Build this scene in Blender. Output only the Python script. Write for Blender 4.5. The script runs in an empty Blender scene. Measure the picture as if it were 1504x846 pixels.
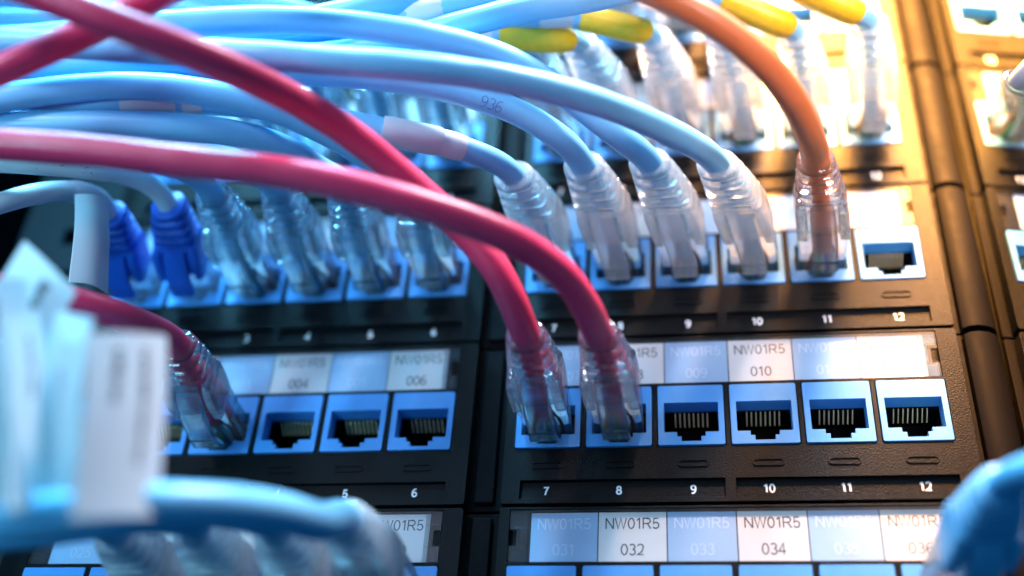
import bpy, bmesh, math, random
from mathutils import Vector, Matrix
from mathutils.geometry import tessellate_polygon

random.seed(7)
S = 0.001                                   # everything below is in millimetres
scene = bpy.context.scene
col = scene.collection

# ------------------------------------------------------------------ camera
F_PX, CAM = 1770.33, Vector((43.055, -240.443, -134.938))
RIGHT = Vector((0.98755, 0.14519, 0.06061))
FWD = Vector((-0.15255, 0.78930, 0.59475))
UP = Vector((0.03851, -0.59659, 0.80162))
cd = bpy.data.cameras.new('camera')
cam = bpy.data.objects.new('camera', cd)
col.objects.link(cam)
cam.matrix_world = Matrix(((RIGHT.x, UP.x, -FWD.x, CAM.x * S),
                           (RIGHT.y, UP.y, -FWD.y, CAM.y * S),
                           (RIGHT.z, UP.z, -FWD.z, CAM.z * S),
                           (0, 0, 0, 1)))
cd.sensor_width = 36.0
cd.lens = 36.0 * F_PX / 1504.0
cd.clip_start = 0.005
cd.clip_end = 20.0
cd.dof.use_dof = True
cd.dof.focus_distance = 0.268
cd.dof.aperture_fstop = 4.0
cd.dof.aperture_blades = 0
scene.camera = cam

# ------------------------------------------------------------------ world and lamps
w = bpy.data.worlds.new('World')
scene.world = w
w.use_nodes = True
bg = w.node_tree.nodes['Background']
bg.inputs[0].default_value = (0.012, 0.20, 0.50, 1)
bg.inputs[1].default_value = 0.45

def lamp(name, pos, target, size, power, colour, spread=180):
    l = bpy.data.lights.new(name, 'AREA')
    l.energy = power
    l.color = colour
    l.size = size * S
    l.spread = math.radians(spread)
    o = bpy.data.objects.new(name, l)
    col.objects.link(o)
    o.location = Vector(pos) * S
    o.rotation_euler = (Vector(target) - Vector(pos)).to_track_quat('-Z', 'Y').to_euler()
    return o

lamp('overhead_lamp', (-130, -185, 400), (-70, -92, 110), 170, 1.4, (0.18, 0.64, 1.0), spread=46)
lamp('front_left_fill', (-170, -330, 90), (-60, -85, 70), 100, 0.085, (0.62, 0.76, 1.0), spread=40)  # added fill, brightens the red cables from the front
lamp('low_left_fill', (-230, -330, -130), (-115, -80, -25), 90, 0.06, (0.30, 0.76, 1.0), spread=38)  # added fill for the undersides of tags, thick cable and lower plugs
lamp('white_side_lamp', (140, -230, 182), (85, 0, 30), 100, 0.026, (0.40, 0.78, 1.0), spread=56)
lamp('white_top_fill', (130, -160, 340), (62, -70, 105), 110, 0.36, (1.0, 0.93, 1.0), spread=30)  # unseen white fill, added to pale the cables near the frosted boots
lamp('orange_cable_fill', (190, -330, 20), (108, -45, 100), 120, 0.17, (1.0, 0.80, 0.82), spread=30)  # fill added for the camera side of the orange cable
lamp('warm_flare_light', (122, -85, 240), (124, -10, 160), 120, 4.2, (1.0, 0.39, 0.06), spread=46)  # added light, its warm glow stands in for a lens flare

vs = scene.view_settings
vs.view_transform = 'Standard'
vs.look = 'None'
vs.exposure = -0.25
vs.gamma = 1.0
scene.render.engine = 'CYCLES'
cy = scene.cycles
cy.use_denoising = True
cy.max_bounces = 14
cy.transmission_bounces = 12
cy.transparent_max_bounces = 24
cy.glossy_bounces = 5
cy.diffuse_bounces = 3
cy.caustics_refractive = True
cy.caustics_reflective = False
cy.sample_clamp_indirect = 4.0
cy.blur_glossy = 0.5

# ------------------------------------------------------------------ materials
def mat(name, base, rough=0.45, spec=0.5, trans=0.0, ior=1.5, noise=0.0, nscale=300, bump=0.0, bscale=1500,
        metal=0.0, coat=0.0, clear=0.0, rvar=0.0, sss=0.0, tint=(1, 1, 1)):
    m = bpy.data.materials.new(name)
    m.use_nodes = True
    nt = m.node_tree
    p = nt.nodes['Principled BSDF']
    out = nt.nodes['Material Output']
    p.inputs['Base Color'].default_value = (*base, 1)
    p.inputs['Roughness'].default_value = rough
    p.inputs['Specular IOR Level'].default_value = spec
    p.inputs['Transmission Weight'].default_value = trans
    p.inputs['IOR'].default_value = ior
    p.inputs['Metallic'].default_value = metal
    p.inputs['Coat Weight'].default_value = coat
    if sss:
        p.inputs['Subsurface Weight'].default_value = sss
        p.inputs['Subsurface Radius'].default_value = (0.002, 0.002, 0.002)
        p.inputs['Subsurface Scale'].default_value = 0.6
    tc = nt.nodes.new('ShaderNodeTexCoord')
    if noise or rvar:
        n = nt.nodes.new('ShaderNodeTexNoise')
        n.inputs['Scale'].default_value = nscale
        n.inputs['Detail'].default_value = 5
        nt.links.new(tc.outputs['Object'], n.inputs['Vector'])
        if noise:
            mx = nt.nodes.new('ShaderNodeMixRGB')
            mx.blend_type = 'MULTIPLY'
            mx.inputs[1].default_value = (*base, 1)
            r = nt.nodes.new('ShaderNodeMapRange')
            r.inputs[1].default_value, r.inputs[2].default_value = 0.3, 0.7
            r.inputs[3].default_value, r.inputs[4].default_value = 1 - noise, 1.0
            nt.links.new(n.outputs['Fac'], r.inputs[0])
            nt.links.new(r.outputs[0], mx.inputs[2])
            mx.inputs[0].default_value = 1
            nt.links.new(mx.outputs[0], p.inputs['Base Color'])
        if rvar:
            r2 = nt.nodes.new('ShaderNodeMapRange')
            r2.inputs[1].default_value, r2.inputs[2].default_value = 0.3, 0.7
            r2.inputs[3].default_value, r2.inputs[4].default_value = rough - rvar, rough + rvar
            nt.links.new(n.outputs['Fac'], r2.inputs[0])
            nt.links.new(r2.outputs[0], p.inputs['Roughness'])
    if bump:
        b = nt.nodes.new('ShaderNodeBump')
        b.inputs['Strength'].default_value = bump
        b.inputs['Distance'].default_value = 0.0002
        n2 = nt.nodes.new('ShaderNodeTexNoise')
        n2.inputs['Scale'].default_value = bscale
        n2.inputs['Detail'].default_value = 3
        nt.links.new(tc.outputs['Object'], n2.inputs['Vector'])
        nt.links.new(n2.outputs['Fac'], b.inputs['Height'])
        nt.links.new(b.outputs[0], p.inputs['Normal'])
    if clear:                                # thin clear plastic: part of the light passes straight on
        t = nt.nodes.new('ShaderNodeBsdfTransparent')
        t.inputs[0].default_value = (*tint, 1)
        ms = nt.nodes.new('ShaderNodeMixShader')
        ms.inputs[0].default_value = clear
        nt.links.new(p.outputs[0], ms.inputs[1])
        nt.links.new(t.outputs[0], ms.inputs[2])
        nt.links.new(ms.outputs[0], out.inputs['Surface'])
    return m

M = {
    'bezel': mat('black_textured_plastic', (0.004, 0.005, 0.006), 0.44, 0.11, noise=0.3, nscale=900, bump=0.55, bscale=2600, rvar=0.1),
    'metal': mat('black_painted_metal', (0.004, 0.004, 0.005), 0.62, 0.06, bump=0.15, bscale=1800, rvar=0.08),
    'cavity': mat('black_cavity', (0.006, 0.006, 0.007), 0.9, 0.05),
    'jack': mat('blue_jack_plastic', (0.085, 0.33, 0.76), 0.48, 0.28, noise=0.08, nscale=250, bump=0.05, bscale=2000, rvar=0.06),
    'gold': mat('pale_gold_contacts', (0.74, 0.62, 0.38), 0.3, 0.8),
    'white_ink': mat('white_ink', (0.85, 0.88, 0.9), 0.6),
    'pale_ink': mat('pale_ink', (0.50, 0.66, 0.86), 0.6),
    'black_ink': mat('black_ink', (0.03, 0.035, 0.045), 0.6),
    'grey_ink': mat('grey_ink', (0.10, 0.22, 0.42), 0.6),
    'paper': mat('white_paper', (0.68, 0.71, 0.73), 0.7, noise=0.05, nscale=120),
    'blue_card': mat('blue_card', (0.32, 0.51, 0.76), 0.7, noise=0.08, nscale=90),
    'blue_cable': mat('light_blue_cable_jacket', (0.22, 0.60, 0.88), 0.38, 0.5, noise=0.08, nscale=140, bump=0.06, bscale=700, rvar=0.08),
    'red_cable': mat('crimson_cable_jacket', (0.80, 0.04, 0.12), 0.36, 0.5, noise=0.1, nscale=140, bump=0.06, bscale=700, rvar=0.08),
    'orange_cable': mat('orange_red_cable_jacket', (1.0, 0.24, 0.07), 0.4, 0.5, noise=0.08, nscale=140, bump=0.06, bscale=700, rvar=0.08),
    'white_cable': mat('white_cable_jacket', (0.72, 0.78, 0.80), 0.45, 0.5, noise=0.12, nscale=120, bump=0.06, bscale=700),
    'yellow': mat('yellow_marker_sleeve', (0.98, 0.56, 0.015), 0.42, 0.5, noise=0.14, nscale=500, bump=0.1, bscale=500),
    'clear': mat('clear_plug_plastic', (0.95, 0.99, 1.0), 0.045, 0.5, trans=0.985, ior=1.46, clear=0.30, bump=0.03, bscale=500, tint=(0.96, 0.99, 1.0)),
    'frost': mat('frosted_boot_plastic', (0.95, 0.97, 0.98), 0.20, 0.5, trans=0.66, ior=1.38, clear=0.30, bump=0.06, bscale=500, rvar=0.06),
    'azure_boot': mat('azure_boot_plastic', (0.40, 0.70, 0.95), 0.34, 0.5, noise=0.1, nscale=200, bump=0.06, bscale=800),
    'semi': mat('milky_clear_plastic', (0.93, 0.96, 0.98), 0.14, 0.5, trans=0.72, ior=1.35, clear=0.35, bump=0.05, bscale=500),
    'blue_boot': mat('blue_boot_plastic', (0.015, 0.12, 0.62), 0.42, 0.5, noise=0.1, nscale=200, bump=0.06, bscale=800),
    'post': mat('grey_rack_metal', (0.02, 0.026, 0.03), 0.6, 0.1, bump=0.1, bscale=600),
}
def cover_material():
    m = bpy.data.materials.new('clear_label_cover')
    m.use_nodes = True
    nt = m.node_tree
    nt.nodes.remove(nt.nodes['Principled BSDF'])
    out = nt.nodes['Material Output']
    lw = nt.nodes.new('ShaderNodeLayerWeight')
    pw = nt.nodes.new('ShaderNodeMath')
    pw.operation = 'POWER'
    pw.inputs[1].default_value = 5.0
    nt.links.new(lw.outputs['Facing'], pw.inputs[0])
    fr = nt.nodes.new('ShaderNodeMath')
    fr.operation = 'MULTIPLY_ADD'
    fr.inputs[1].default_value, fr.inputs[2].default_value = 0.9, 0.05
    nt.links.new(pw.outputs[0], fr.inputs[0])
    tr = nt.nodes.new('ShaderNodeBsdfTransparent')
    gl = nt.nodes.new('ShaderNodeBsdfGlossy')
    tc = nt.nodes.new('ShaderNodeTexCoord')
    nz = nt.nodes.new('ShaderNodeTexNoise')
    nz.inputs['Scale'].default_value = 220
    mr = nt.nodes.new('ShaderNodeMapRange')
    mr.inputs[3].default_value, mr.inputs[4].default_value = 0.24, 0.44
    nt.links.new(tc.outputs['Object'], nz.inputs['Vector'])
    nt.links.new(nz.outputs['Fac'], mr.inputs[0])
    nt.links.new(mr.outputs[0], gl.inputs['Roughness'])
    mx = nt.nodes.new('ShaderNodeMixShader')
    nt.links.new(fr.outputs[0], mx.inputs[0])
    nt.links.new(tr.outputs[0], mx.inputs[1])
    nt.links.new(gl.outputs[0], mx.inputs[2])
    nt.links.new(mx.outputs[0], out.inputs['Surface'])
    return m
M['cover'] = cover_material()
for nm, c in (('orange', (0.8, 0.3, 0.05)), ('green', (0.05, 0.4, 0.12)), ('blue', (0.05, 0.15, 0.6)), ('brown', (0.25, 0.1, 0.05)), ('white', (0.8, 0.8, 0.75))):
    M['wire_' + nm] = mat('wire_' + nm, c, 0.4)

# ------------------------------------------------------------------ helpers
def at(px, py, d=0.0):
    """the point seen at a pixel of the photograph that stands d mm in front of the jack faces"""
    v = RIGHT * ((px - 752) / F_PX) + FWD + UP * ((423 - py) / F_PX)
    t = (-d - CAM.y) / v.y
    return CAM + v * t

def link(name, me, m, parent=None, loc=None, rz=0.0):
    o = bpy.data.objects.new(name, me)
    col.objects.link(o)
    if m is not None and not me.materials:
        me.materials.append(m)
    if parent is not None:
        o.parent = parent
    if loc is not None:
        o.location = Vector(loc) * S
    o.rotation_euler = (0, 0, rz)
    return o

def mesh(name, verts, faces, smooth=True, origin=Vector((0, 0, 0)), sharp=None):
    me = bpy.data.meshes.new(name)
    me.from_pydata([tuple((Vector(v) - origin) * S) for v in verts], [], faces)
    me.validate()
    bm = bmesh.new()
    bm.from_mesh(me)
    bmesh.ops.recalc_face_normals(bm, faces=bm.faces)
    bm.to_mesh(me)
    bm.free()
    me.polygons.foreach_set('use_smooth', [smooth] * len(me.polygons))
    if smooth and sharp:
        me.set_sharp_from_angle(angle=math.radians(sharp))
    return me

def bevel(o, width, seg=2, ang=35):
    b = o.modifiers.new('bevel', 'BEVEL')
    b.width = width * S
    b.segments = seg
    b.limit_method = 'ANGLE'
    b.angle_limit = math.radians(ang)
    b.harden_normals = True
    o.data.polygons.foreach_set('use_smooth', [True] * len(o.data.polygons))

def thing(name, label, cat, loc, group=None):
    o = bpy.data.objects.new(name, None)
    o.empty_display_size = 0.005
    col.objects.link(o)
    o.location = Vector(loc) * S
    o['label'] = label
    o['category'] = cat
    if group:
        o['group'] = group
    return o

def rect(x0, x1, z0, z1):
    return [(x0, z0), (x1, z0), (x1, z1), (x0, z1)]

def rrect(x0, x1, z0, z1, r, n=4):
    p = []
    for cx, cz, a0 in ((x1 - r, z0 + r, -90), (x1 - r, z1 - r, 0), (x0 + r, z1 - r, 90), (x0 + r, z0 + r, 180)):
        for k in range(n + 1):
            a = math.radians(a0 + 90 * k / n)
            p.append((cx + r * math.cos(a), cz + r * math.sin(a)))
    return p

def plate(outer, holes, y0, depth):
    """front at y0, back at y0+depth; holes: (outline, depth or None for a through hole)"""
    V, Fc = [], []
    polys = [outer] + [h[0] for h in holes]
    flat = [q for p in polys for q in p]
    V += [(x, y0, z) for x, z in flat]
    for t in tessellate_polygon([[Vector((x, z, 0)) for x, z in p] for p in polys]):
        Fc.append(tuple(t))
    base = 0
    for i, p in enumerate(polys):
        dd = depth if i == 0 or holes[i - 1][1] is None else holes[i - 1][1]
        n = len(p)
        b0 = len(V)
        V += [(x, y0 + dd, z) for x, z in p]
        for k in range(n):
            Fc.append((base + k, base + (k + 1) % n, b0 + (k + 1) % n, b0 + k))
        if i > 0 and holes[i - 1][1] is not None:
            for t in tessellate_polygon([[Vector((x, z, 0)) for x, z in p]]):
                Fc.append(tuple(b0 + q for q in t))
        base += n
    return V, Fc

def box(x0, x1, y0, y1, z0, z1):
    V = [(x, y, z) for x in (x0, x1) for y in (y0, y1) for z in (z0, z1)]
    return V, [(0, 1, 3, 2), (4, 6, 7, 5), (0, 4, 5, 1), (2, 3, 7, 6), (0, 2, 6, 4), (1, 5, 7, 3)]

def join(*parts):
    V, Fc = [], []
    for v, f in parts:
        b = len(V)
        V += v
        Fc += [tuple(i + b for i in q) for q in f]
    return V, Fc

def arc(cx, cy, rx, ry, a0, a1, n=12):
    return [(cx + rx * math.cos(math.radians(a0 + (a1 - a0) * k / n)), cy + ry * math.sin(math.radians(a0 + (a1 - a0) * k / n))) for k in range(n + 1)]

GLYPH = {                                    # strokes on a 1 high cap, and the advance
    'N': ([[(0, 0), (0, 1)], [(0, 1), (0.62, 0)], [(0.62, 0), (0.62, 1)]], 0.62),
    'W': ([[(0, 1), (0.24, 0), (0.47, 1), (0.70, 0), (0.94, 1)]], 0.94),
    'R': ([[(0, 0), (0, 1)], [(0, 0.96), (0.36, 0.96)] + arc(0.36, 0.72, 0.24, 0.24, 90, -90, 8) + [(0, 0.48)], [(0.34, 0.48), (0.64, 0)]], 0.64),
    'V': ([[(0, 1), (0.32, 0), (0.64, 1)]], 0.64),
    'K': ([[(0, 0), (0, 1)], [(0.6, 1), (0.05, 0.42)], [(0.24, 0.62), (0.62, 0)]], 0.62),
    '-': ([[(0, 0.4), (0.3, 0.55)]], 0.3),
    '0': ([arc(0.25, 0.5, 0.25, 0.47, 90, 450, 22)], 0.5),
    '1': ([[(0.05, 0.76), (0.28, 0.98)], [(0.28, 0), (0.28, 1)]], 0.42),
    '2': ([arc(0.26, 0.72, 0.24, 0.25, 160, -20, 10) + arc(0.9, -0.28, 0.86, 0.72, 128, 160, 1)[:1] + [(0.02, 0.04), (0.52, 0.04)]], 0.52),
    '3': ([arc(0.25, 0.74, 0.22, 0.23, 150, -80, 10), arc(0.25, 0.27, 0.25, 0.25, 85, -150, 12)], 0.5),
    '4': ([[(0.4, 0), (0.4, 1), (0, 0.28), (0.56, 0.28)]], 0.56),
    '5': ([[(0.48, 0.96), (0.12, 0.96), (0.05, 0.46)] + arc(0.25, 0.31, 0.26, 0.28, 130, -150, 12)], 0.52),
    '6': ([arc(0.26, 0.29, 0.24, 0.27, 0, 360, 16), arc(0.34, 0.42, 0.34, 0.55, 190, 70, 8)], 0.5),
    '7': ([[(0, 0.95), (0.5, 0.95), (0.3, 0.5), (0.18, 0)]], 0.5),
    '8': ([arc(0.25, 0.73, 0.2, 0.23, 90, 450, 16), arc(0.25, 0.27, 0.25, 0.25, 90, 450, 16)], 0.5),
    '9': ([arc(0.25, 0.69, 0.24, 0.27, 0, 360, 16), arc(0.16, 0.56, 0.34, 0.55, 10, -110, 8)], 0.5),
    ' ': ([], 0.3),
}
_txt = {}
def text_mesh(s, size, bold=0.0, slant=0.0):
    """lettering drawn as pen strokes, standing up and facing -y, centred on its origin"""
    k = (s, size, bold)
    if k in _txt:
        return _txt[k]
    sw = (0.055 + bold)
    gap = 0.17 + bold
    width = sum(GLYPH[c][1] for c in s) + gap * (len(s) - 1)
    x0 = -width / 2
    V, Fc = [], []
    ns = 0
    for c in s:
        for st in GLYPH[c][0]:
            ns += 1
            pts = [Vector((p[0] + x0, p[1] - 0.5)) for p in st]
            b = len(V)
            for i, p in enumerate(pts):
                a_ = pts[max(0, i - 1)]
                c_ = pts[min(len(pts) - 1, i + 1)]
                if i == 0 or i == len(pts) - 1:
                    t = (c_ - a_).normalized()
                    nn, ln = Vector((-t.y, t.x)), 1.0
                else:
                    t1, t2 = (p - a_).normalized(), (c_ - p).normalized()
                    t = t1 + t2
                    t = t.normalized() if t.length > 1e-4 else t1
                    nn = Vector((-t.y, t.x))
                    ln = min(2.2, 1 / max(0.3, nn.dot(Vector((-t1.y, t1.x)))))
                for sg in (1, -1):
                    q = p + nn * (sg * sw * ln)
                    V.append((q.x * size, -0.003 * (ns % 4), q.y * size))
            for i in range(len(pts) - 1):
                Fc.append((b + 2 * i, b + 2 * i + 1, b + 2 * i + 3, b + 2 * i + 2))
        x0 += GLYPH[c][1] + gap
    me = mesh('lettering', V, Fc, False)
    _txt[k] = me
    return me

# ------------------------------------------------------------------ the panels
PITCH, JW, JH, ROW = 16.36, 15.14, 15.83, 44.45
GROUPS = {1: (Vector((-112.0, 0, 0)), 0.0, range(1, 7)),
          2: (Vector((0, 0, 0)), 0.0, range(7, 13)),
          3: (Vector((118.26, 2.9, 0)), math.radians(11), range(13, 19))}

def group_of(j):
    return GROUPS[(j - 1) // 6 + 1]

def jack_frame(row, j):
    o, yaw, _ = group_of(j)
    r = Vector((math.cos(yaw), math.sin(yaw), 0))
    n = Vector((math.sin(yaw), -math.cos(yaw), 0))
    k = (j - 1) % 6
    return o + r * (k * PITCH) + Vector((0, 0, row * ROW)), r, n

OPEN = [(1.45, 3.4), (4.35, 3.4), (4.35, 2.3), (5.35, 2.3), (5.35, 1.05), (9.75, 1.05), (9.75, 2.3), (10.75, 2.3),
        (10.75, 3.4), (13.75, 3.4), (13.75, 11.1), (1.45, 11.1)]
jack_v = join(plate(rrect(0.1, JW - 0.1, 0.1, JH - 0.1, 0.35, 2), [(OPEN, None)], -0.35, 4.2))
ME_JACK = mesh('jack', *jack_v)
cav = []
CO = [(x - 0.25 if x < 7.5 else x + 0.25, z - 0.2 if z < 6 else z + 0.2) for x, z in OPEN]
cv = [(x, 3.6, z) for x, z in CO] + [(x, 13.0, z) for x, z in CO]
n = len(CO)
cf = [(k, (k + 1) % n, n + (k + 1) % n, n + k) for k in range(n)]
cf += [tuple(n + q for q in t) for t in tessellate_polygon([[Vector((x, z, 0)) for x, z in CO]])]
ME_CAV = mesh('cavity', cv, cf, smooth=False)
pv = []
for k in range(8):
    cx = 7.6 + (k - 3.5) * 1.05
    a, b, c, e = (4.2, 10.9), (4.5, 10.4), (7.0, 8.75), (7.4, 9.1)
    hw = 0.09
    pv.append(([(cx - hw, y, z) for y, z in (a, b, c, e)] + [(cx + hw, y, z) for y, z in (a, b, c, e)],
               [(0, 1, 2, 3), (7, 6, 5, 4), (0, 4, 5, 1), (1, 5, 6, 2), (2, 6, 7, 3), (3, 7, 4, 0)]))
ME_PINS = mesh('contact_pins', *join(*pv), smooth=False)

BZ_X0, BZ_X1, BZ_Z0, BZ_Z1 = -2.4, 101.4, -13.85, 29.75
holes = [(rrect(k * PITCH - 0.12, k * PITCH + JW + 0.12, -0.12, JH + 0.12, 0.4, 2), None) for k in range(6)]
holes.append((rect(0.0, 96.8, 16.75, 29.15), 1.6))
holes.append((rect(1.8, 47.3, -12.6, -8.1), 1.0))
holes.append((rect(49.6, 96.6, -12.6, -8.1), 1.0))
bez = plate(rrect(BZ_X0, BZ_X1, BZ_Z0, BZ_Z1, 0.7, 3), holes, 0.0, 3.4)
ME_BEZ = mesh('bezel', *bez, smooth=False)
ME_TAB = mesh('release_tab', *plate(rrect(-3.5, 3.5, -0.9, 0.9, 0.85, 4), [(rrect(-3.1, 3.1, -0.55, 0.55, 0.5, 4), 0.22)], -0.24, 0.3), smooth=False)
CV = [(0.15, 16.9), (96.65, 16.9), (96.65, 20.6), (95.1, 20.6), (95.1, 24.4), (96.65, 24.4), (96.65, 29.0), (0.15, 29.0),
      (0.15, 24.4), (1.7, 24.4), (1.7, 20.6), (0.15, 20.6)]
ME_COVER = mesh('label_cover', *plate(CV, [], 0.15, 0.5), smooth=False)
ME_CLIP = mesh('cover_clip', *join(box(0.35, 3.9, 0.75, 1.5, 17.1, 19.8), box(0.35, 3.9, 0.75, 1.5, 25.2, 28.8), box(2.3, 3.9, 0.75, 1.5, 20.0, 25.0)), smooth=False)
ME_CARD = mesh('label_card', *box(-7.32, 7.32, 0, 0.3, -5.75, 5.75), smooth=False)

ROWNAME = {-1: ('lowest patch panel, its label cards read NW01R5 031 to 036', 25),
           0: ('patch panel with red cables in ports 7 and 8 and cards up to 012', 1),
           1: ('patch panel with white ribbed boots and one orange cable in port 11', None),
           2: ('patch panel whose cables carry yellow marker sleeves', None),
           3: ('topmost patch panel above the yellow-sleeved cables', None)}

def build_panel(row):
    lab, first = ROWNAME[row]
    org = Vector((-6, 6, row * ROW - 14.2))
    t = thing('patch_bay', 'black ' + lab, 'patch panel', org, 'patch panels stacked in the rack')
    zz = Vector((0, 0, row * ROW))
    # metal carrier behind the modules, folded at its apex
    hl = [(rect(k * PITCH + 0.6, k * PITCH + JW - 0.6, 0.4, JH - 0.4), None) for k in range(6)]
    v, f = plate(rect(-121, 103.2, -14.0, 30.0), [([(x + g0, z) for x, z in h], None) for g0 in (-112.0, 0) for h, _ in hl], 3.6, 1.6)
    bevel(link('carrier_plate', mesh('carrier_plate', v, f, False, org - zz), M['metal'], t), 0.3)
    o3, yaw, _ = GROUPS[3]
    R3 = Matrix.Rotation(yaw, 3, 'Z')
    v, f = plate(rect(-4.6, 112, -14.0, 30.0), hl, 3.6, 1.6)
    v = [tuple(o3 + R3 @ Vector(q)) for q in v]
    bevel(link('carrier_plate', mesh('carrier_plate', v, f, False, org - zz), M['metal'], t), 0.3)
    # apex column between port 12 and port 13
    prof = [(103.4, 5.4), (103.6, 2.2), (104.8, 1.2), (106.6, 0.9), (108.8, 1.4), (110.6, 2.6), (111.6, 4.4), (112.0, 6.4)]
    v = [(x, y, z) for z in (-13.4, 29.3) for x, y in prof]
    n = len(prof)
    f = [(k, k + 1, n + k + 1, n + k) for k in range(n - 1)] + [tuple(range(n)), tuple(range(n, 2 * n))]
    link('apex_column', mesh('apex_column', v, f, True, org - zz, 35), M['metal'], t)
    # ridge in the gap between port 6 and port 7
    v, f = box(-9.0, -4.4, 2.2, 3.7, -12.5, 28.5)
    bevel(link('divider_ridge', mesh('divider_ridge', v, f, False, org - zz), M['metal'], t), 0.5)
    for g, (o, yw, js) in GROUPS.items():
        r = Vector((math.cos(yw), math.sin(yw), 0))
        nrm = Vector((math.sin(yw), -math.cos(yw), 0))
        base = o + zz - org
        P = lambda x, y, z: base + r * x - nrm * y + Vector((0, 0, z))
        b = link('bezel', ME_BEZ, M['bezel'], t, P(0, 0, 0), yw)
        bevel(b, 0.22)
        link('label_cover', ME_COVER, M['cover'], t, P(0, 0, 0), yw)
        link('cover_clip', ME_CLIP, M['clear'], t, P(0, 0, 0), yw)
        c2 = link('cover_clip', ME_CLIP, M['clear'], t, P(96.8, 0, 46.0), yw)
        c2.rotation_euler = (0, math.pi, yw)
        for k, j in enumerate(js):
            if j > 16:
                continue
            jo = link('jack', ME_JACK, M['jack'], t, P(k * PITCH, 0, 0), yw)
            bevel(jo, 0.16)
            link('cavity', ME_CAV, M['cavity'], jo)
            link('contact_pins', ME_PINS, M['gold'], jo)
            tb = link('release_tab', ME_TAB, M['bezel'], t, P(k * PITCH + 7.75, 0, -4.4), yw)
            nx = k * PITCH + 7.6
            link('port_number', text_mesh(str(j), 1.95, 0.05), M['white_ink'], t, P(nx, 0.96, -10.35), yw)
            even = j % 2 == 0
            me = ME_CARD if even else ME_CARD_B
            cx = 4.6 + 14.9 * (k + 0.5)
            card = link('label_card', me, M['paper'] if even else M['blue_card'], t, P(cx, 1.0, 22.95), yw)
            ink = M['black_ink'] if even else M['pale_ink']
            if first is not None:
                n1 = link('lettering', text_mesh('NW01R5', 2.55) if even else text_mesh('NW01R5', 2.551), ink, card, (0, -0.04, 3.1))
                n2 = link('lettering', text_mesh('%03d' % (first + j - 1), 2.55), ink, card, (0, -0.04, -3.0))
            else:
                n1 = link('lettering', text_mesh('NW01R5', 2.55) if even else text_mesh('NW01R5', 2.551), ink, card, (0, -0.04, 3.1))
    return t

ME_CARD_B = ME_CARD.copy()
PANEL = {r: build_panel(r) for r in (-1, 0, 1, 2, 3)}

# rack uprights that carry the panels
def upright(x0, x1, label):
    c = Vector(((x0 + x1) / 2, 9, -80))
    hs = [(rect((x0 + x1) / 2 - 3, (x0 + x1) / 2 + 3, z - 3, z + 3), None) for z in range(-60, 200, 15)]
    v, f = plate(rect(x0, x1, -80, 200), hs, 5.4, 2.0)
    o = link('rack_upright', mesh('rack_upright', v, f, False, c), M['post'], None, c)
    o['label'] = label
    o['category'] = 'rack rail'
    return o
v, f = box(-420, 420, 70, 73, -260, 460)
back = link('dark_backdrop', mesh('dark_backdrop', v, f, False), M['metal'])  # dark sheet added to keep the blue world from showing through gaps
back['kind'] = 'structure'
upright(-150, -117, 'grey steel rack rail at the blue-booted end of the panels')


# ------------------------------------------------------------------ patch cables
def spline(pts, step=1.4):
    P = [pts[0] * 2 - pts[1]] + pts + [pts[-1] * 2 - pts[-2]]
    out = []
    for i in range(1, len(P) - 2):
        p0, p1, p2, p3 = P[i - 1:i + 3]
        t1 = max((p1 - p0).length, 1e-3) ** 0.5
        t2 = t1 + max((p2 - p1).length, 1e-3) ** 0.5
        t3 = t2 + max((p3 - p2).length, 1e-3) ** 0.5
        n = max(3, int((p2 - p1).length / step))
        for k in range(n):
            t = t1 + (t2 - t1) * k / n
            a1 = p0 * ((t1 - t) / t1) + p1 * (t / t1)
            a2 = p1 * ((t2 - t) / (t2 - t1)) + p2 * ((t - t1) / (t2 - t1))
            a3 = p2 * ((t3 - t) / (t3 - t2)) + p3 * ((t - t2) / (t3 - t2))
            b1 = a1 * ((t2 - t) / t2) + a2 * (t / t2)
            b2 = a2 * ((t3 - t) / (t3 - t1)) + a3 * ((t - t1) / (t3 - t1))
            out.append(b1 * ((t2 - t) / (t2 - t1)) + b2 * ((t - t1) / (t2 - t1)))
    out.append(P[-2])
    for _ in range(6):                       # a jacket is stiff: even out the bends
        out = [out[0]] + [(out[i - 1] + out[i] * 2 + out[i + 1]) / 4 for i in range(1, len(out) - 1)] + [out[-1]]
    return out

def frames(path):
    T = []
    for i in range(len(path)):
        a, b = path[max(0, i - 1)], path[min(len(path) - 1, i + 1)]
        T.append((b - a).normalized())
    u = T[0].cross(Vector((0.3, 0.1, 1))).normalized()
    U = []
    for t in T:
        u = (u - t * u.dot(t)).normalized()
        U.append((u, t.cross(u)))
    return T, U

def tube(path, rad, seg=18, i0=0, i1=None, caps=True, T=None, U=None, squash=1.0):
    i1 = len(path) - 1 if i1 is None else i1
    if T is None:
        T, U = frames(path)
    V, Fc = [], []
    for i in range(i0, i1 + 1):
        r = rad(i) if callable(rad) else rad
        for k in range(seg):
            a = 2 * math.pi * k / seg
            V.append(path[i] + U[i][0] * (r * math.cos(a)) + U[i][1] * (r * squash * math.sin(a)))
    n = i1 - i0 + 1
    for i in range(n - 1):
        for k in range(seg):
            Fc.append((i * seg + k, i * seg + (k + 1) % seg, (i + 1) * seg + (k + 1) % seg, (i + 1) * seg + k))
    if caps:
        Fc.append(tuple(range(seg)))
        Fc.append(tuple(range((n - 1) * seg, n * seg)))
    return V, Fc

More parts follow.
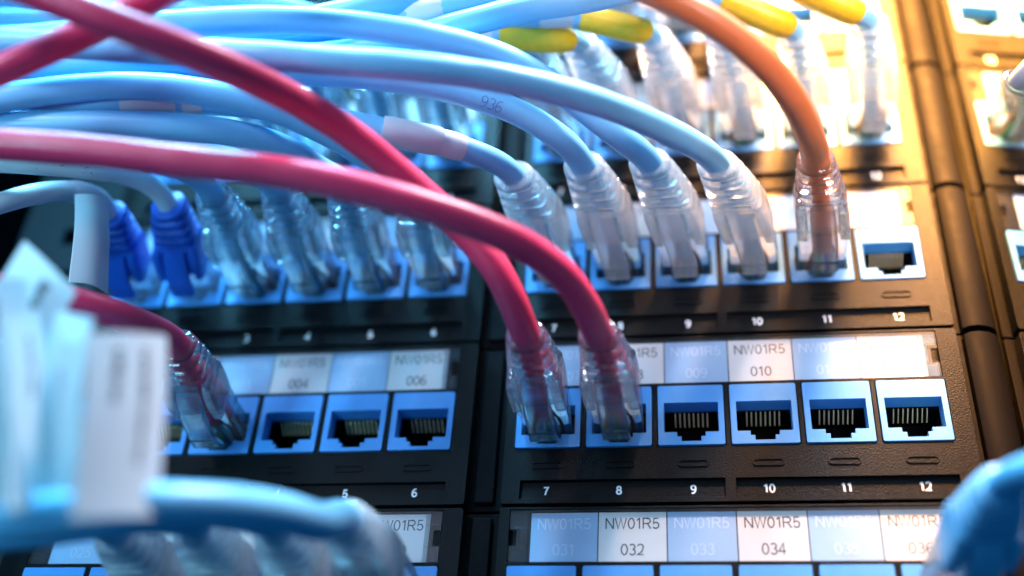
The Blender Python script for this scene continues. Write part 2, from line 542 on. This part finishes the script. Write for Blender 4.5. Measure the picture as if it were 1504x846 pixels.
def loft(sections):
    n = len(sections[0])
    V = [p for s in sections for p in s]
    Fc = []
    for i in range(len(sections) - 1):
        for k in range(n):
            Fc.append((i * n + k, i * n + (k + 1) % n, (i + 1) * n + (k + 1) % n, (i + 1) * n + k))
    Fc.append(tuple(range(n)))
    Fc.append(tuple(range((len(sections) - 1) * n, len(sections) * n)))
    return V, Fc

def sup(cx, cz, a, b, e, n=28):
    p = []
    for k in range(n):
        t = 2 * math.pi * k / n
        c, s = math.cos(t), math.sin(t)
        p.append((cx + a * math.copysign(abs(c) ** (2 / e), c), cz + b * math.copysign(abs(s) ** (2 / e), s)))
    return p

class Axis:
    """bent centre line of a plug: d runs outwards from the jack face"""
    def __init__(self, row, j, entry, dend):
        o, self.r, self.n = jack_frame(row, j)
        self.o = o + self.r * (JW / 2)
        self.z = 7.0
        self.dend = dend
        self.bx = self.bz = 0.0
        if entry:
            e = at(*entry)
            q = e - self.o
            self.bx = q.dot(self.r)
            self.bz = q.z - self.z
    def s(self, d):
        return max(0.0, (d - 6) / (self.dend - 6)) ** 1.5
    def p(self, x, d, z):
        k = self.s(d)
        return self.o + self.r * (x + self.bx * k) + self.n * d + Vector((0, 0, z + self.bz * k))

def make_plug(root, ax, kind):
    org = root.location / S
    d1 = ax.dend
    m = {'clear': M['clear'], 'frost': M['frost'], 'blue': M['blue_boot'], 'azure': M['azure_boot']}[kind]
    # modular connector
    secs = []
    for d, w_, zb, zt in ((-7, 5.5, 4.2, 10.4), (-6.4, 5.75, 3.9, 10.7), (7.5, 5.75, 3.9, 10.7), (8.2, 5.75, 3.4, 10.9), (d1 - 19, 5.8, 3.4, 10.9)):
        secs.append([ax.p(x, d, z) for x, z in sup(0, (zb + zt) / 2, w_, (zt - zb) / 2, 9)])
    con = link('connector', mesh('connector', *loft(secs), True, org, 40), M['clear'] if kind not in ('blue', 'azure') else M['frost'], root)
    # locking lever running from the nose back to the boot
    secs = []
    for d, zc, hh in ((-5.5, 3.2, 0.45), (0, 2.0, 0.5), (5, 0.2, 0.55), (9, -0.8, 0.6)):
        secs.append([ax.p(x, d, z) for x, z in sup(0, zc, 2.9, hh, 6, 16)])
    link('locking_lever', mesh('locking_lever', *loft(secs), True, org, 40), M['clear'], con)
    if kind not in ('blue', 'azure'):                       # twisted wires in the connector
        for k, c in enumerate(('orange', 'white', 'green', 'blue', 'white', 'brown')):
            x = (k - 2.5) * 1.25
            pts = [ax.p(x * 0.5, 8.5, 7 + (k % 2)), ax.p(x * 0.9 + 0.5, 4, 6.3 + (k % 3) * 0.5), ax.p(x, -1, 7.5), ax.p(x, -6, 8.2)]
            link('wire', mesh('wire', *tube(spline(pts, 1.2), 0.5, 8), True, org), M['wire_' + c], con)
    # ribbed boot
    b0 = d1 - 21.0
    secs = []
    N = 64
    nr = 5
    tipr = {'clear': 4.15, 'frost': 4.6, 'blue': 4.4, 'azure': 4.2}[kind]
    for i in range(N + 1):
        t = i / N
        d = b0 + (d1 - b0) * t
        sh = max(0.0, (t - 0.36) / 0.64)
        wdt = (6.3 if kind == 'frost' else 5.8) * (1 - sh) + tipr * sh
        hgt = 4.8 * (1 - sh) + tipr * sh
        e = 6 * (1 - sh) + 2.1 * sh
        if t < 0.03:
            wdt -= 0.35
            hgt -= 0.35
        if sh > 0:
            ph = sh * nr
            fr = ph - math.floor(ph)
            g = 0.0
            if fr < 0.42 and sh < 0.97 and ph > 0.05:
                g = min(1.0, 1.5 * math.sin(math.pi * fr / 0.42))
            wdt -= (1.15 if kind != 'azure' else 1.5) * g
            hgt -= 1.35 * g
        if t > 0.985:
            wdt -= 0.3
            hgt -= 0.3
        secs.append([ax.p(x, d, z) for x, z in sup(0, 6.9 * (1 - sh) + 7.0 * sh, wdt, hgt, e)])
    boot = link('boot', mesh('boot', *loft(secs), True, org, 50), m, root)
    # cheeks beside the lever and the tongue that shields it
    for sx in (-1, 1):
        secs = []
        for d, zb, zt, xi, xo in ((b0 - 0.9, 1.6, 9.6, 3.8, 5.8), (b0 - 0.4, 0.9, 10.6, 3.5, 6.1), (b0 + 4, 0.7, 11.2, 3.4, 6.2), (b0 + 8, 1.0, 11.2, 3.4, 6.1), (b0 + 10.0, 2.6, 10.4, 3.4, 5.6)):
            secs.append([ax.p(sx * x, d, z) for x, z in sup((xi + xo) / 2, (zb + zt) / 2, (xo - xi) / 2, (zt - zb) / 2, 5, 20)])
        link('cheek', mesh('cheek', *loft(secs), True, org, 40), m, boot)
    secs = []
    lo = -2.0 if kind not in ('blue', 'azure') else -1.6
    for d, zc, hh, ww in ((6.6, lo + 0.5, 0.45, 2.75), (7.1, lo + 0.45, 0.75, 3.0), (b0 - 4, lo + 0.9, 0.8, 3.0), (b0 + 2, lo + 1.7, 0.9, 3.0), (b0 + 7, lo + 3.2, 1.0, 2.9), (b0 + 9.5, lo + 4.6, 0.9, 2.7)):
        secs.append([ax.p(x, d, z) for x, z in sup(0, zc, ww, hh, 6, 20)])
    link('lever_shield', mesh('lever_shield', *loft(secs), True, org, 40), M['semi'] if kind == 'frost' else m, boot)
    return boot

CABLES = {}
def patch_cable(label, row, j, kind, colour, pts, entry=None, dia=5.9, dend=36.0, group=None, sleeves=(), prints=(), inner=None):
    ax = Axis(row, j, entry, dend)
    root = thing('patch_cable', label, 'cable', ax.p(0, 0, 7), group)
    org = root.location / S
    make_plug(root, ax, kind)
    start = (6.0 if kind not in ('blue', 'azure') else 20.0) if inner is None else inner
    P = [ax.p(0, d, 7) for d in (start, (start + dend) / 2 - 2, dend - 5, dend + 1.0)]
    P += [at(*q) for q in pts]
    path = spline(P)
    T, U = frames(path)
    rr = dia / 2
    ph = random.random() * 9
    kb = 0
    while kind not in ('blue', 'azure') and (path[kb] - ax.o).dot(ax.n) < dend - 3.5:
        kb += 1
    jk = link('jacket', mesh('jacket', *tube(path, lambda i: (rr if i > kb else rr * 0.62) * (1 + 0.012 * math.sin(i * 0.31 + ph) + 0.008 * math.sin(i * 0.83)), 20, T=T, U=U), True, org), M[colour], root)
    L = [0.0]
    for a, b in zip(path, path[1:]):
        L.append(L[-1] + (b - a).length)
    def idx(px, py):                          # nearest path point to a pixel of the photograph
        best = None
        for i, q in enumerate(path):
            v = q - CAM
            dd = v.dot(FWD)
            x = 752 + F_PX * v.dot(RIGHT) / dd
            y = 423 - F_PX * v.dot(UP) / dd
            e = (x - px) ** 2 + (y - py) ** 2
            if best is None or e < best[0]:
                best = (e, i)
        return best[1]
    for sl in sleeves:
        nm, mt, a, b, extra, sq = sl
        i0, i1 = sorted((idx(*a), idx(*b)))
        i1 = max(i1, i0 + 3)
        so = link(nm, mesh(nm, *tube(path, lambda i: rr + extra - (0.22 if i in (i0, i1) else 0), 14, i0, i1, True, T, U, sq), True, org, 50), M[mt], root)
    for pr in prints:
        txt, px_, size, off, mt, rad_extra = pr
        i0 = idx(*px_)
        me0 = text_mesh(txt, size * 0.72, -0.02)
        V = []
        flip = T[i0].dot(RIGHT) < 0
        for v in me0.vertices:
            u, h = v.co.x / S, v.co.z / S
            if flip:
                u = -u
            s_ = L[i0] + u
            k = i0
            while k < len(L) - 2 and L[k + 1] < s_:
                k += 1
            while k > 0 and L[k] > s_:
                k -= 1
            f = (s_ - L[k]) / max(1e-6, L[k + 1] - L[k])
            c = path[k].lerp(path[k + 1], f)
            t = T[k].lerp(T[k + 1], f).normalized()
            toc = (CAM - c)
            toc = (toc - t * toc.dot(t)).normalized()
            side = t.cross(toc)
            if side.dot(UP) < 0:
                side = -side
            ang = h / rr + off
            V.append(c + (toc * math.cos(ang) + side * math.sin(ang)) * (rr * 1.012 + 0.06 + rad_extra))
        link('lettering', mesh('lettering', V, [tuple(p.vertices) for p in me0.polygons], False, org), M[mt], jk)
    CABLES[(row, j)] = (root, path, T, rr, idx)
    return root

def paper_flag(root, corners, curl=2.0, bars=(), text=None, thick=0.35):
    """a paper tag: corners TL TR BR BL as pixels with their standing distance"""
    org = root.location / S
    c = [at(*q) for q in corners]
    nrm = (c[1] - c[0]).cross(c[3] - c[0]).normalized()
    if nrm.dot(CAM - c[0]) < 0:
        nrm = -nrm
    def B(u, v):
        p = c[0].lerp(c[1], u).lerp(c[3].lerp(c[2], u), v)
        return p + nrm * (curl * math.sin(math.pi * u) * 0.6 + curl * math.sin(math.pi * (0.2 + v)) * 0.5)
    nu, nv = 6, 10
    V = [B(i / nu, k / nv) for k in range(nv + 1) for i in range(nu + 1)]
    nn = len(V)
    V += [p - nrm * thick for p in V]
    Fc = []
    for k in range(nv):
        for i in range(nu):
            a = k * (nu + 1) + i
            q = (a, a + 1, a + nu + 2, a + nu + 1)
            Fc.append(q)
            Fc.append(tuple(x + nn for x in reversed(q)))
    rim = [i for i in range(nu + 1)] + [k * (nu + 1) + nu for k in range(1, nv + 1)] + [nv * (nu + 1) + i for i in range(nu - 1, -1, -1)] + [k * (nu + 1) for k in range(nv - 1, 0, -1)]
    for a, b in zip(rim, rim[1:] + rim[:1]):
        Fc.append((a, a + nn, b + nn, b))
    fl = link('paper_tag', mesh('paper_tag', V, Fc, True, org, 40), M['paper'], root)
    for (u0, u1, v0, v1) in bars:
        V, Fc = [], []
        rnd = random.Random(int(u0 * 100 + v0 * 999))
        v = v0
        while v < v1:                         # broken strokes of print along the tag
            h = rnd.uniform(0.012, 0.03)
            a0 = u0 + rnd.uniform(0, 0.3) * (u1 - u0)
            a1 = u1 - rnd.uniform(0, 0.3) * (u1 - u0)
            b = len(V)
            V += [B(a0, v) + nrm * 0.05, B(a1, v) + nrm * 0.05, B(a1, v + h) + nrm * 0.05, B(a0, v + h) + nrm * 0.05]
            Fc.append((b, b + 1, b + 2, b + 3))
            v += h + rnd.uniform(0.008, 0.02)
        link('print', mesh('print', V, Fc, False, org), M['black_ink'], fl)
    return fl

# ---- middle panel
patch_cable("crimson cable passing behind its twin into a clear plug above number 7", 0, 7, 'clear', 'red_cable',
            [(752, 440, 44), (725, 388, 49), (672, 330, 54), (600, 265, 62), (520, 200, 72), (440, 150, 82), (300, 84, 98), (170, 34, 108), (50, -12, 113), (-100, -60, 116)],
            (771, 490, 36), 6.3)
patch_cable("crimson cable lying over its twin into a clear plug above number 8", 0, 8, 'clear', 'red_cable',
            [(858, 445, 46), (825, 400, 54), (765, 358, 62), (690, 325, 68), (600, 296, 73), (500, 270, 77), (400, 251, 80), (280, 238, 83), (140, 222, 86), (0, 212, 88), (-120, 206, 90)],
            (878, 489, 36), 6.3)
patch_cable('dark crimson cable with clear plug in port 3 beside white paper tags', 0, 3, 'clear', 'red_cable',
            [(222, 483, 44), (175, 463, 52), (120, 446, 58), (50, 430, 62), (-40, 420, 64), (-140, 420, 66)], (258, 505, 36), 6.3)

# ---- panel above: ports 1-12
patch_cable('white cable with opaque blue boot in port 1 wearing a hanging paper tag', 1, 1, 'blue', 'white_cable',
            [(142, 291, 38), (105, 280, 44), (50, 285, 50), (-15, 303, 55), (-110, 330, 58)], (160, 314, 31), 4.9, 31.0,
            sleeves=[('marker_sleeve', 'paper', (152, 298), (104, 281), 0.35, 1.0)])
patch_cable('white cable with handwriting and opaque blue boot in port 2', 1, 2, 'blue', 'white_cable',
            [(228, 276, 37), (190, 258, 44), (130, 248, 52), (40, 240, 58), (-40, 238, 60), (-120, 240, 62)], (247, 300, 31), 4.9, 31.0,
            prints=[('V   -   K', (95, 245), 3.6, 0.1, 'black_ink', 0.0)])
BG = 'light blue cables in clear boots behind the crimson cables'
patch_cable('light blue cable with clear boot in port 3 next to the opaque blue boots', 1, 3, 'clear', 'blue_cable',
            [(285, 255, 44), (235, 236, 52), (150, 222, 58), (20, 214, 62), (-110, 212, 64)], None, 5.9, group=BG)
patch_cable('light blue cable with clear boot in port 4 under the crossing crimson cable', 1, 4, 'clear', 'blue_cable',
            [(370, 250, 46), (310, 224, 55), (210, 205, 62), (60, 194, 66), (-110, 190, 68)], None, 5.9, group=BG,
            sleeves=[('marker_sleeve', 'paper', (185, 212), (242, 212), 0.25, 1.0)])
patch_cable('light blue cable with clear boot in port 5 bowing left under crimson cable', 1, 5, 'clear', 'blue_cable',
            [(470, 250, 46), (420, 218, 55), (340, 195, 63), (220, 184, 68), (80, 182, 71), (-110, 188, 73)], None, 6.0, group=BG)
patch_cable('light blue cable with clear boot in port 6 beside the panel divider', 1, 6, 'clear', 'blue_cable',
            [(565, 245, 46), (500, 205, 55), (410, 163, 64), (310, 137, 70), (190, 126, 74), (70, 134, 77), (-110, 165, 79)], None, 6.0, group=BG)
FG = 'light blue cables in frosted white boots'
patch_cable('light blue cable wrapped with white paper label in port 7 frosted boot', 1, 7, 'frost', 'blue_cable',
            [(715, 231, 43), (660, 212, 49), (590, 197, 55), (500, 178, 60), (410, 160, 64), (300, 150, 67), (180, 150, 70), (40, 158, 72), (-110, 170, 73)],
            (753, 256, 36), 5.6, group=FG,
            sleeves=[('marker_sleeve', 'paper', (642, 208), (560, 190), 1.3, 0.8), ('marker_sleeve', 'paper', (676, 217), (644, 208), 0.35, 1.0), ('marker_sleeve', 'paper', (178, 150), (262, 150), 0.3, 1.0), ('marker_sleeve', 'paper', (268, 150), (305, 150), 0.3, 1.0)])
patch_cable('light blue cable printed 936 leading from frosted boot in port 8', 1, 8, 'frost', 'blue_cable',
            [(828, 207, 44), (775, 172, 51), (710, 145, 57), (630, 124, 62), (530, 111, 66), (400, 104, 69), (250, 98, 72), (100, 95, 74), (-110, 95, 75)],
            (856, 241, 36), 6.0, group=FG, prints=[('936', (722, 152), 3.6, -0.15, 'grey_ink', 0.0)])
patch_cable('light blue cable in port 9 frosted boot that arches highest over its neighbours', 1, 9, 'frost', 'blue_cable',
            [(915, 205, 44), (868, 168, 50), (805, 120, 57), (735, 82, 64), (650, 58, 70), (550, 40, 75), (420, 29, 79), (300, 32, 82), (150, 46, 85), (0, 62, 87), (-110, 75, 88)],
            (952, 236, 36), 6.0, group=FG)
patch_cable('light blue cable in port 10 frosted boot crossing in front of its neighbours', 1, 10, 'frost', 'blue_cable',
            [(1015, 210, 46), (950, 178, 56), (875, 149, 65), (790, 126, 72), (700, 109, 77), (600, 97, 81), (500, 90, 83), (380, 82, 85), (240, 74, 86), (100, 66, 88), (-110, 60, 90)],
            (1052, 239, 36), 6.0, group=FG)
patch_cable('orange red cable arching up from clear plug in port 11', 1, 11, 'clear', 'orange_cable',
            [(1190, 200, 48), (1166, 148, 60), (1122, 92, 70), (1062, 42, 77), (985, 0, 82), (890, -40, 86), (760, -80, 90)], (1198, 233, 36), 6.1)

# ---- the panel of the yellow sleeves
def yel(a, b):
    return ('marker_sleeve', 'yellow', a, b, 1.15, 0.86)
patch_cable("blue cable with clear boot behind the bundle, second from blue boots' end", 2, 3, 'clear', 'blue_cable', [(330, 62, 42), (260, 40, 48), (130, 30, 52), (-110, 30, 54)])
patch_cable("blue cable with clear boot half hidden behind the highest crimson cable", 2, 4, 'clear', 'blue_cable', [(425, 55, 42), (350, 25, 48), (210, 10, 52), (-110, 0, 54)])
patch_cable("blue cable with clear boot seen through the gap above the white-wrapped cable", 2, 5, 'clear', 'blue_cable', [(515, 50, 42), (440, 18, 48), (300, -5, 52), (-110, -30, 54)])
patch_cable("blue cable with clear boot nearest the divider, behind the cable printed 936", 2, 6, 'clear', 'blue_cable', [(610, 60, 42), (530, 55, 48), (380, 60, 52), (150, 80, 54), (-110, 110, 56)])
patch_cable('pale cable in frosted boot in port 7 beneath the first yellow sleeve', 2, 7, 'frost', 'blue_cable', [(742, 74, 42), (680, 66, 46), (560, 70, 50), (400, 80, 52), (-110, 120, 54)], (780, 78, 34))
YG = 'cables with yellow marker sleeves'
patch_cable('pale blue cable in port 8 with level yellow sleeve touching frosted boot', 2, 8, 'frost', 'blue_cable', [(828, 60, 40), (780, 56, 43), (722, 55, 46), (640, 60, 48), (500, 68, 50), (300, 76, 52), (-110, 90, 54)], (850, 64, 35), 5.4, 35.0, YG,
            sleeves=[yel((832, 60), (732, 56)), ('marker_sleeve', 'paper', (724, 56), (675, 58), 0.2, 1.0)])
patch_cable('pale blue cable in port 9 with tilted yellow sleeve below lilac cable', 2, 9, 'frost', 'blue_cable', [(940, 45, 40), (895, 35, 43), (850, 24, 46), (780, 26, 48), (700, 32, 49), (550, 42, 50), (300, 50, 52), (-110, 60, 54)], (958, 54, 35), 5.4, 35.0, YG,
            sleeves=[yel((945, 46), (850, 24)), ('marker_sleeve', 'paper', (840, 24), (790, 26), 0.2, 1.0)])
patch_cable('pale blue cable with frosted boot in port 10 behind the orange cable', 2, 10, 'frost', 'blue_cable', [(1035, 22, 40), (985, 0, 44), (900, -30, 48), (700, -60, 52)], (1062, 48, 35), 5.4, 35.0)
patch_cable('pale blue cable in port 11 with yellow sleeve beside orange cable', 2, 11, 'frost', 'blue_cable', [(1150, 37, 40), (1106, 18, 43), (1060, 0, 46), (980, -30, 48), (800, -70, 52)], (1168, 48, 35), 5.4, 35.0, YG,
            sleeves=[yel((1152, 38), (1066, 2))])
patch_cable('pale blue cable in port 12 with washed out pale yellow sleeve', 2, 12, 'frost', 'blue_cable', [(1258, 20, 40), (1218, 3, 43), (1170, -18, 46), (1080, -50, 48), (900, -90, 52)], (1276, 32, 35), 5.4, 35.0, YG,
            sleeves=[yel((1256, 20), (1172, -16))])
patch_cable('white cable with clear plug in port 13 on the angled right wing', 2, 13, 'clear', 'white_cable', [(1545, 70, 46), (1610, 20, 55), (1700, -40, 60)], (1508, 100, 38), 5.0)

# ---- topmost panel: cables that sweep in from above
TG = 'lilac blue cables sweeping down from the topmost panel'
patch_cable('lilac blue cable drooping just above the yellow sleeves', 3, 10, 'frost', 'blue_cable', [(1050, -85, 55), (960, -26, 62), (870, -3, 65), (775, 12, 66), (690, 33, 66), (600, 56, 64), (480, 80, 60), (300, 98, 58), (-110, 120, 58)], None, 6.2, group=TG)
patch_cable('lilac blue cable with white paper marker crossing above the others', 3, 9, 'frost', 'blue_cable', [(930, -75, 55), (850, -30, 62), (760, -6, 66), (670, 8, 67), (590, 26, 66), (480, 46, 62), (300, 58, 58), (-110, 80, 58)], None, 6.2, group=TG,
            sleeves=[('marker_sleeve', 'paper', (655, 8), (600, 22), 0.2, 1.0)])
patch_cable('blue cable slanting into the bundle from the topmost panel', 3, 8, 'frost', 'blue_cable', [(810, -70, 55), (720, -30, 62), (620, -4, 68), (530, 14, 70), (430, 34, 68), (300, 45, 62), (-110, 60, 60)], None, 6.2, group=TG)

# a red cable that only crosses the picture
def loose_cable(label, colour, pts, dia):
    path = spline([at(*q) for q in pts])
    root = thing('patch_cable', label, 'cable', path[0])
    link('jacket', mesh('jacket', *tube(path, dia / 2, 20), True, path[0]), M[colour], root)
    return root
loose_cable('crimson cable rising behind the other crimson cables across the bundle', 'red_cable',
            [(-120, 160, 98), (-40, 122, 98), (40, 86, 98), (130, 46, 97), (210, 6, 97), (300, -40, 97), (420, -90, 97)], 6.0)

# ---- lowest panel
c6 = patch_cable('thick blurred blue cable with paper tags curving from clear boot in port 6', -1, 6, 'frost', 'blue_cable',
            [(470, 768, 54), (410, 752, 64), (320, 742, 74), (220, 741, 81), (100, 752, 85), (0, 770, 87), (-110, 795, 88)], (505, 764, 42), 6.9, 42.0)
LG = 'blue cables in clear boots under the tagged cable'
patch_cable("blue cable with white paper sleeve in clear boot under the tagged cable", -1, 5, 'frost', 'blue_cable', [(392, 765, 48), (320, 752, 54), (200, 750, 60), (60, 765, 64), (-110, 790, 66)], None, 5.9, group=LG,
            sleeves=[('marker_sleeve', 'paper', (100, 760), (5, 772), 0.3, 1.0)])
patch_cable("blue cable in clear boot between two others under the tagged cable", -1, 4, 'frost', 'blue_cable', [(285, 765, 48), (220, 760, 54), (90, 775, 60), (-110, 800, 64)], None, 5.9, group=LG)
patch_cable("blue cable in clear boot farthest along below the paper tags", -1, 3, 'frost', 'blue_cable', [(140, 768, 46), (80, 775, 54), (-20, 790, 58), (-110, 805, 62)], None, 5.9, group=LG)
patch_cable('blue cable with ridged opaque blue boot in port 12 bending right', -1, 12, 'azure', 'blue_cable', [(1522, 692, 58), (1575, 690, 65), (1650, 708, 72), (1750, 745, 78)], (1474, 714, 50), 6.2, 50.0)

# ---- paper tags
paper_flag(c6, [(126, 490, 97), (242, 494, 82), (234, 758, 82), (108, 762, 93)], 1.5, [(0.25, 0.38, 0.1, 0.42), (0.6, 0.72, 0.1, 0.75)])
paper_flag(c6, [(54, 452, 76), (141, 470, 90), (92, 745, 88), (38, 735, 80)], 2, [(0.2, 0.35, 0.15, 0.5)])
paper_flag(c6, [(38, 356, 86), (114, 430, 84), (20, 610, 82), (-60, 530, 84)], 2, [(0.55, 0.72, 0.12, 0.35)])
paper_flag(c6, [(-60, 420, 100), (36, 412, 88), (52, 750, 84), (-40, 770, 92)], 2, [(0.3, 0.42, 0.1, 0.45), (0.62, 0.75, 0.3, 0.6)])
paper_flag(c6, [(86, 500, 84), (128, 508, 92), (112, 742, 88), (70, 738, 82)], 1.2, [(0.3, 0.55, 0.2, 0.5)])
paper_flag(c6, [(2, 470, 96), (60, 452, 84), (70, 742, 84), (16, 748, 94)], 1.5, [(0.35, 0.55, 0.15, 0.45)])
paper_flag(c6, [(-46, 500, 84), (10, 486, 98), (30, 752, 92), (-30, 760, 84)], 1.5, [(0.4, 0.6, 0.2, 0.5)])
a1 = CABLES[(1, 1)][0]
paper_flag(a1, [(108, 288, 46), (154, 296, 40), (161, 428, 34), (104, 412, 42)], 2.6, [])
